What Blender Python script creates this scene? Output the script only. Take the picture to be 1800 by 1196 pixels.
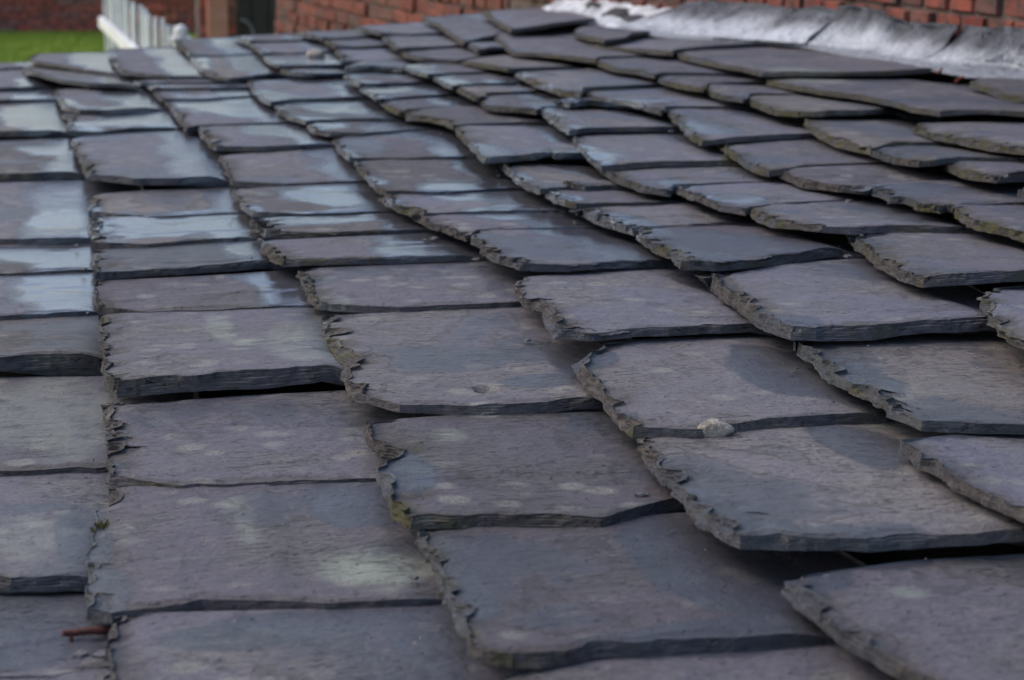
import bpy, bmesh, math, random, json
import numpy as np
from mathutils import Vector, Matrix

for o in list(bpy.data.objects):
    bpy.data.objects.remove(o)
scene = bpy.context.scene
COL = scene.collection
PITCH = math.radians(4.5)            # fall of the shed roof
CP, SP = math.cos(PITCH), math.sin(PITCH)

def rw(u, v, z):                      # roof frame (up the slope, along the courses, off the roof) -> world
    return Vector((u*CP - z*SP, v, u*SP + z*CP))

# ------------------------------------------------------------------ camera
cam_d = bpy.data.cameras.new('camera')
cam = bpy.data.objects.new('camera', cam_d)
COL.objects.link(cam)
right = Vector((0.961852, -0.272730, 0.021426)); up = Vector((0.048569, 0.247316, 0.967717)); back = Vector((-0.269224, -0.929760, 0.251128))
m = Matrix((right, up, back)).transposed().to_4x4()
m.translation = rw(0, 0, 0.43)
cam.matrix_world = m
cam_d.sensor_width = 36.0
cam_d.lens = 60.0
cam_d.clip_start = 0.05
cam_d.clip_end = 500
cam_d.dof.use_dof = True
cam_d.dof.focus_distance = 1.42
cam_d.dof.aperture_fstop = 10.0
scene.camera = cam

# ------------------------------------------------------------------ sky and light (overcast)
world = bpy.data.worlds.new('World'); scene.world = world
world.use_nodes = True
wn = world.node_tree; wn.nodes.clear()
wo = wn.nodes.new('ShaderNodeOutputWorld'); bg = wn.nodes.new('ShaderNodeBackground'); sk = wn.nodes.new('ShaderNodeTexSky')
sk.sky_type = 'NISHITA'; sk.sun_disc = False
SUN_EL, SUN_AZ = math.radians(46), math.radians(-62)     # azimuth clockwise from +Y
sk.sun_elevation = SUN_EL; sk.sun_rotation = SUN_AZ
sk.air_density = 1.0; sk.dust_density = 3.4; sk.ozone_density = 2.3
bg.inputs['Strength'].default_value = 0.15
wn.links.new(sk.outputs[0], bg.inputs[0]); wn.links.new(bg.outputs[0], wo.inputs[0])
sl = bpy.data.lights.new('sun', 'SUN'); sl.energy = 0.55; sl.angle = math.radians(40); sl.color = (1.0, 0.94, 0.88)
so = bpy.data.objects.new('sun', sl); COL.objects.link(so)
sd = Vector((math.sin(SUN_AZ)*math.cos(SUN_EL), math.cos(SUN_AZ)*math.cos(SUN_EL), math.sin(SUN_EL)))
so.rotation_euler = sd.to_track_quat('Z', 'Y').to_euler()
so.location = (-5, 5, 12)
scene.view_settings.view_transform = 'Standard'
scene.view_settings.look = 'None'
scene.view_settings.gamma = 1.0
scene.view_settings.use_curve_mapping = False
scene.view_settings.exposure = 0.66
scene.render.engine = 'CYCLES'

# ------------------------------------------------------------------ noise
def _h(i, j, k, s):
    n = (i*374761393 + j*668265263 + k*2147483647 + s*1274126177) & 0xFFFFFFFF
    n = ((n ^ (n >> 13))*1274126177) & 0xFFFFFFFF
    n = ((n ^ (n >> 16))*2246822519) & 0xFFFFFFFF
    return ((n ^ (n >> 15)) & 0xFFFF)/65535.0*2 - 1
def noise(x, y, z=0.0, seed=0):
    x = np.asarray(x, float); y = np.asarray(y, float)+0*x; z = np.asarray(z, float)+0*x
    i, j, k = np.floor(x).astype(np.int64), np.floor(y).astype(np.int64), np.floor(z).astype(np.int64)
    fx, fy, fz = x-i, y-j, z-k
    fx, fy, fz = [t*t*(3-2*t) for t in (fx, fy, fz)]
    r = 0
    for a in (0, 1):
        for b in (0, 1):
            for c in (0, 1):
                r = r + _h(i+a, j+b, k+c, seed)*(fx if a else 1-fx)*(fy if b else 1-fy)*(fz if c else 1-fz)
    return r
def fbm(x, y, z=0.0, seed=0, o=3):
    r, a = 0, 1.0
    for q in range(o):
        r = r + a*noise(np.asarray(x)*2**q, np.asarray(y)*2**q, z, seed+q*7); a *= .5
    return r/1.6
def sstep(a, b, x):
    t = np.clip((x-a)/(b-a), 0, 1)
    return t*t*(3-2*t)

# ------------------------------------------------------------------ object helpers
def link(name, mesh, mat=None, parent=None):
    o = bpy.data.objects.new(name, mesh); COL.objects.link(o)
    if mat and not mesh.materials: mesh.materials.append(mat)
    if parent: o.parent = parent
    return o
def empty(name, loc=(0, 0, 0)):
    o = bpy.data.objects.new(name, None); o.location = loc; COL.objects.link(o); o.empty_display_size = .1
    return o
def tag(o, label=None, cat=None, group=None, kind=None):
    if label: o['label'] = label
    if cat: o['category'] = cat
    if group: o['group'] = group
    if kind: o['kind'] = kind
    return o
def mesh_from(name, V, F, smooth=False):
    me = bpy.data.meshes.new(name); me.from_pydata([tuple(map(float, v)) for v in V], [], F); me.update()
    if smooth: me.polygons.foreach_set('use_smooth', [True]*len(F))
    return me
def attr(me, name, vals):
    a = me.attributes.new(name, 'FLOAT', 'POINT'); a.data.foreach_set('value', np.asarray(vals, np.float32))

# ------------------------------------------------------------------ materials
class NT:
    def __init__(s, name):
        s.m = bpy.data.materials.new(name); s.m.use_nodes = True; s.t = s.m.node_tree; s.t.nodes.clear()
        s.out = s.n('ShaderNodeOutputMaterial'); s.b = s.n('ShaderNodeBsdfPrincipled'); s.l(s.b.outputs[0], s.out.inputs[0])
    def n(s, t, **k):
        x = s.t.nodes.new(t)
        for a, b in k.items(): setattr(x, a, b)
        return x
    def l(s, a, b): s.t.links.new(a, b)
    def val(s, v, sock):
        if hasattr(v, 'links') or isinstance(v, bpy.types.NodeSocket): s.l(v, sock)
        else: sock.default_value = v
    def math(s, op, a, b=0.0, c=None, clamp=False):
        x = s.n('ShaderNodeMath', operation=op, use_clamp=clamp); s.val(a, x.inputs[0]); s.val(b, x.inputs[1])
        if c is not None: s.val(c, x.inputs[2])
        return x.outputs[0]
    def mix(s, f, a, b, blend='MIX'):
        x = s.n('ShaderNodeMix', data_type='RGBA', blend_type=blend)
        s.val(f, x.inputs[0])
        for v, q in ((a, x.inputs[6]), (b, x.inputs[7])):
            if isinstance(v, tuple) and len(v) == 3: v = v+(1,)
            s.val(v, q)
        return x.outputs[2]
    def mapr(s, v, a, b, c=0.0, d=1.0):
        x = s.n('ShaderNodeMapRange', interpolation_type='SMOOTHSTEP'); s.val(v, x.inputs[0])
        for i, q in enumerate((a, b, c, d)): x.inputs[i+1].default_value = q
        return x.outputs[0]
    def noise(s, vec, scale, detail=3.0, rough=.55, dist=0.0):
        x = s.n('ShaderNodeTexNoise'); s.l(vec, x.inputs['Vector']); x.inputs['Scale'].default_value = scale
        x.inputs['Detail'].default_value = detail; x.inputs['Roughness'].default_value = rough; x.inputs['Distortion'].default_value = dist
        return x.outputs[0]
    def mapping(s, vec, sc, rot=(0, 0, 0)):
        x = s.n('ShaderNodeMapping'); s.l(vec, x.inputs[0]); x.inputs['Scale'].default_value = sc; x.inputs['Rotation'].default_value = rot
        return x.outputs[0]
    def attr(s, name): return s.n('ShaderNodeAttribute', attribute_name=name).outputs['Fac']
    def bump(s, h, dist, strength=1.0, normal=None):
        x = s.n('ShaderNodeBump'); s.val(h, x.inputs['Height']); x.inputs['Distance'].default_value = dist; s.val(strength, x.inputs['Strength'])
        if normal is not None: s.l(normal, x.inputs['Normal'])
        return x.outputs[0]

def slate_material():
    t = NT('weathered_slate')
    tc = t.n('ShaderNodeTexCoord'); oi = t.n('ShaderNodeObjectInfo')
    rnd = oi.outputs['Random']
    off = t.n('ShaderNodeVectorMath', operation='ADD'); t.l(tc.outputs['Object'], off.inputs[0])
    mul = t.n('ShaderNodeVectorMath', operation='SCALE'); mul.inputs[0].default_value = (37.0, 19.0, 11.0); t.l(rnd, mul.inputs['Scale'])
    t.l(mul.outputs[0], off.inputs[1]); P = off.outputs[0]
    wet0, edge, pale0, moss0 = t.attr('wet'), t.attr('edge'), t.attr('pale'), t.attr('moss')
    big = t.noise(P, 9, 4, .6)
    streak = t.noise(t.mapping(P, (18, 130, 130)), 1.0, 4, .65)
    fine = t.noise(t.mapping(P, (170, 430, 400)), 1.0, 4, .75)
    spk = t.noise(P, 900, 2, .6)
    med = t.noise(P, 42, 4, .65)
    # stone colour: purple grey to blue grey, stone to stone
    r2 = t.math('FRACT', t.math('MULTIPLY', rnd, 7.31))
    col = t.mix(r2, (0.120, 0.102, 0.115), (0.098, 0.094, 0.111))
    col = t.mix(t.mapr(big, .42, .66), col, (0.122, 0.112, 0.110))
    col = t.mix(t.math('MULTIPLY', t.mapr(rnd, .72, .9), .7), col, (0.128, 0.108, 0.092))
    tone = t.math('ADD', .64, t.math('MULTIPLY', r2, .62))
    var = t.math('MULTIPLY', tone, t.math('ADD', .52, t.math('ADD', t.math('MULTIPLY', t.math('SUBTRACT', streak, .1), .42), t.math('ADD', t.math('ADD', t.math('MULTIPLY', t.math('SUBTRACT', fine, .40), 1.7), t.math('MULTIPLY', t.math('SUBTRACT', t.noise(t.mapping(P, (300, 420, 300)), 1.0, 2, .7), .42), 1.0)), t.math('MULTIPLY', t.math('SUBTRACT', med, .25), .62)))))
    col = t.mix(1.0, col, t.n('ShaderNodeCombineColor').outputs[0], 'MULTIPLY')
    cc = [n for n in t.t.nodes if n.bl_idname == 'ShaderNodeCombineColor'][-1]
    for i in range(3): t.l(var, cc.inputs[i])
    pit = t.math('MULTIPLY', t.mapr(t.noise(t.mapping(P, (120, 260, 200)), 1.0, 2, .5), .36, .28), .55)
    col = t.mix(pit, col, (0.035, 0.032, 0.034))
    sc_ = t.noise(t.mapping(P, (9, 330, 100), (0, 0, .12)), 1.0, 2, .5)
    col = t.mix(t.math('MULTIPLY', t.mapr(sc_, .66, .74), .35), col, (0.19, 0.18, 0.175))
    # lichen crust: small flecks plus traced patches
    vor = t.n('ShaderNodeTexVoronoi', feature='F1'); t.l(t.mapping(P, (26, 34, 26)), vor.inputs['Vector']); vor.inputs['Scale'].default_value = 1.0
    d1 = t.math('ADD', vor.outputs['Distance'], t.math('MULTIPLY', t.math('SUBTRACT', med, .5), .55))
    flk = t.mapr(d1, .37, .2)
    flk = t.math('MULTIPLY', flk, t.mapr(t.noise(P, 7.0, 2), .42, .58))
    flk = t.math('MULTIPLY', flk, t.mapr(spk, .38, .58))
    pp = t.math('MULTIPLY', pale0, t.mapr(t.math('ADD', t.math('MULTIPLY', med, .6), t.math('MULTIPLY', streak, .5)), .36, .60))
    pp = t.math('MULTIPLY', pp, t.mapr(spk, .25, .6, .45, 1))
    col = t.mix(t.math('MULTIPLY', flk, .7), col, (0.28, 0.27, 0.225))
    col = t.mix(t.math('MULTIPLY', pp, .85), col, (0.27, 0.30, 0.235))
    # broken edges: warmer, dirtier, mossy in places
    en = t.noise(t.mapping(P, (60, 60, 260)), 1.0, 5, .75)
    col = t.mix(t.math('MULTIPLY', edge, .85), col, t.mix(t.mapr(en, .3, .7), (0.014, 0.013, 0.0125), (0.112, 0.094, 0.080)))
    mo = t.math('MULTIPLY', moss0, t.mapr(t.noise(P, 60, 4, .7), .44, .6))
    col = t.mix(mo, col, t.mix(en, (0.03, 0.032, 0.01), (0.11, 0.098, 0.032)))
    # dark splits near edges
    sp = t.noise(t.mapping(P, (28, 210, 60)), 1.0, 3, .5, .6)
    crack = t.math('MULTIPLY', t.mapr(t.math('ABSOLUTE', t.math('SUBTRACT', sp, .5)), .012, .002), t.mapr(big, .5, .62))
    col = t.mix(t.math('MULTIPLY', crack, .7), col, (0.02, 0.018, 0.017))
    # water film
    wn_ = t.math('ADD', wet0, t.math('MULTIPLY', t.math('SUBTRACT', t.noise(t.mapping(P, (26, 40, 30)), 1.0, 5, .65), .5), .45))
    film = t.mapr(t.math('ADD', wn_, t.math('MULTIPLY', t.math('SUBTRACT', fine, .5), .26)), .30, .86)
    tide = t.math('ADD', t.noise(P, 5.0, 5, .55), t.math('MULTIPLY', t.math('SUBTRACT', rnd, .5), .10))
    damp = t.math('MAXIMUM', t.mapr(wn_, .16, .42), t.math('MULTIPLY', t.mapr(tide, .55, .60), .85))
    rim = t.math('MULTIPLY', t.mapr(t.math('ABSOLUTE', t.math('SUBTRACT', tide, .553)), .014, .002), .42)
    col = t.mix(rim, col, (0.040, 0.037, 0.036))
    col = t.mix(t.math('MULTIPLY', damp, .66), col, (0.044, 0.050, 0.062))
    t.l(col, t.b.inputs['Base Color'])
    rough = t.math('SUBTRACT', t.math('ADD', .50, t.math('MULTIPLY', fine, .22)), t.math('MULTIPLY', damp, .24))
    rough = t.math('ADD', rough, t.math('MULTIPLY', edge, .15))
    wr = t.math('ADD', .06, t.math('MULTIPLY', fine, .08))
    mixr = t.n('ShaderNodeMix', data_type='FLOAT'); t.l(t.math('MULTIPLY', film, .9), mixr.inputs[0]); t.l(rough, mixr.inputs[2]); t.l(wr, mixr.inputs[3])
    t.l(mixr.outputs[0], t.b.inputs['Roughness'])
    t.b.inputs['IOR'].default_value = 1.45
    t.l(t.math('ADD', .30, t.math('MULTIPLY', film, .70)), t.b.inputs['Specular IOR Level'])
    h = t.math('ADD', t.math('MULTIPLY', streak, .9), t.math('ADD', t.math('MULTIPLY', fine, .55), t.math('MULTIPLY', med, .9)))
    h = t.math('SUBTRACT', h, t.math('ADD', t.math('MULTIPLY', crack, 1.2), t.math('MULTIPLY', pit, .8)))
    h = t.math('ADD', h, t.math('MULTIPLY', edge, t.math('MULTIPLY', en, 1.6)))
    bs = t.math('SUBTRACT', 1.0, t.math('MULTIPLY', film, .90))
    t.l(t.bump(h, .0026, bs), t.b.inputs['Normal'])
    return t.m
M_SLATE = slate_material()

def simple(name, c1, c2, scale=30, rough=.8, bump=.002, spec=.3, stretch=(1, 1, 1), rndtone=.0, metal=0.0):
    t = NT(name); tc = t.n('ShaderNodeTexCoord'); P = tc.outputs['Object']; oi = t.n('ShaderNodeObjectInfo')
    off = t.n('ShaderNodeVectorMath', operation='ADD'); t.l(P, off.inputs[0]); t.l(oi.outputs['Location'], off.inputs[1])
    P = t.mapping(off.outputs[0], stretch)
    a = t.noise(P, scale, 5, .65); b = t.noise(P, scale*6, 3, .6)
    f = t.mapr(t.math('ADD', t.math('MULTIPLY', a, .7), t.math('MULTIPLY', b, .3)), .35, .65)
    col = t.mix(f, c1, c2)
    if rndtone:
        k = t.math('ADD', 1-rndtone, t.math('MULTIPLY', oi.outputs['Random'], 2*rndtone))
        cc = t.n('ShaderNodeCombineColor')
        for i in range(3): t.l(k, cc.inputs[i])
        col = t.mix(1.0, col, cc.outputs[0], 'MULTIPLY')
    t.l(col, t.b.inputs['Base Color']); t.b.inputs['Roughness'].default_value = rough
    t.b.inputs['Specular IOR Level'].default_value = spec; t.b.inputs['Metallic'].default_value = metal
    t.l(t.bump(t.math('ADD', a, b), bump), t.b.inputs['Normal'])
    return t.m
def brick_material(name='old_red_brick', k=1.0):
    t = NT(name); tc = t.n('ShaderNodeTexCoord'); oi = t.n('ShaderNodeObjectInfo')
    off = t.n('ShaderNodeVectorMath', operation='ADD'); t.l(tc.outputs['Object'], off.inputs[0]); t.l(oi.outputs['Location'], off.inputs[1])
    P = off.outputs[0]; r = oi.outputs['Random']
    ramp = t.n('ShaderNodeValToRGB'); t.l(r, ramp.inputs[0]); e = ramp.color_ramp.elements
    e[0].position = 0; e[0].color = (0.165, 0.038, 0.027, 1); e[1].position = 1; e[1].color = (0.11, 0.06, 0.052, 1)
    for p, c in ((.3, (0.20, 0.050, 0.034, 1)), (.5, (0.26, 0.072, 0.046, 1)), (.7, (0.14, 0.048, 0.038, 1)), (.86, (0.20, 0.075, 0.055, 1))):
        x = e.new(p); x.color = c
    for x in e: x.color = tuple(min(1, q*k) for q in x.color[:3])+(1,)
    a = t.noise(P, 25, 5, .7); b = t.noise(P, 6, 3)
    col = t.mix(t.mapr(a, .42, .66), ramp.outputs[0], (0.06, 0.042, 0.038))
    col = t.mix(t.math('MULTIPLY', t.mapr(b, .5, .7), .45), col, (0.09, 0.07, 0.055))
    t.l(col, t.b.inputs['Base Color']); t.b.inputs['Roughness'].default_value = .85; t.b.inputs['Specular IOR Level'].default_value = .2
    t.l(t.bump(a, .006), t.b.inputs['Normal'])
    return t.m
M_BRICK = brick_material(); M_BRICK2 = brick_material('weathered_orange_brick', 2.4)
M_MORTAR = simple('sooty_mortar', (0.055, 0.04, 0.034), (0.15, 0.105, 0.085), 20, .95)
M_DECK = simple('roof_deck_boards', (0.02, 0.018, 0.016), (0.05, 0.042, 0.035), 20, .9, stretch=(1, 8, 1))
M_WHITE = simple('white_paint', (0.62, 0.6, 0.6), (0.8, 0.79, 0.79), 8, .5, .001)
M_DOOR = simple('dark_door_paint', (0.035, 0.026, 0.024), (0.07, 0.05, 0.045), 10, .6, .001, stretch=(6, 6, 1))
M_IRON = simple('grey_iron', (0.16, 0.155, 0.15), (0.26, 0.25, 0.25), 20, .5, .001)
M_PALE = simple('pale_stone', (0.16, 0.135, 0.105), (0.42, 0.36, 0.30), 45, .8, .004)
M_PURPLESTONE = simple('dark_stone', (0.025, 0.023, 0.023), (0.085, 0.078, 0.076), 40, .6, .004)
M_TWIG = simple('wet_red_twig', (0.05, 0.014, 0.011), (0.13, 0.034, 0.025), 160, .4, .001)
M_LEAF = simple('dead_red_leaf', (0.16, 0.045, 0.025), (0.26, 0.075, 0.05), 60, .6, .001)
M_MOSS = simple('green_moss', (0.06, 0.065, 0.014), (0.16, 0.14, 0.035), 120, .95, .002)
M_GRASS = simple('lawn_grass_blade', (0.20, 0.27, 0.032), (0.27, 0.35, 0.05), 3, .8, 0.0)
M_SOIL = simple('lawn_ground', (0.19, 0.26, 0.03), (0.25, 0.32, 0.045), 6, .9, .004)
M_PIERBAND = simple('grey_brown_panel', (0.42, 0.17, 0.115), (0.50, 0.23, 0.16), 12, .8, .001)
M_RENDER = simple('whitewash_fillet', (0.30, 0.31, 0.32), (0.74, 0.75, 0.77), 22, .6, .006)

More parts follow.
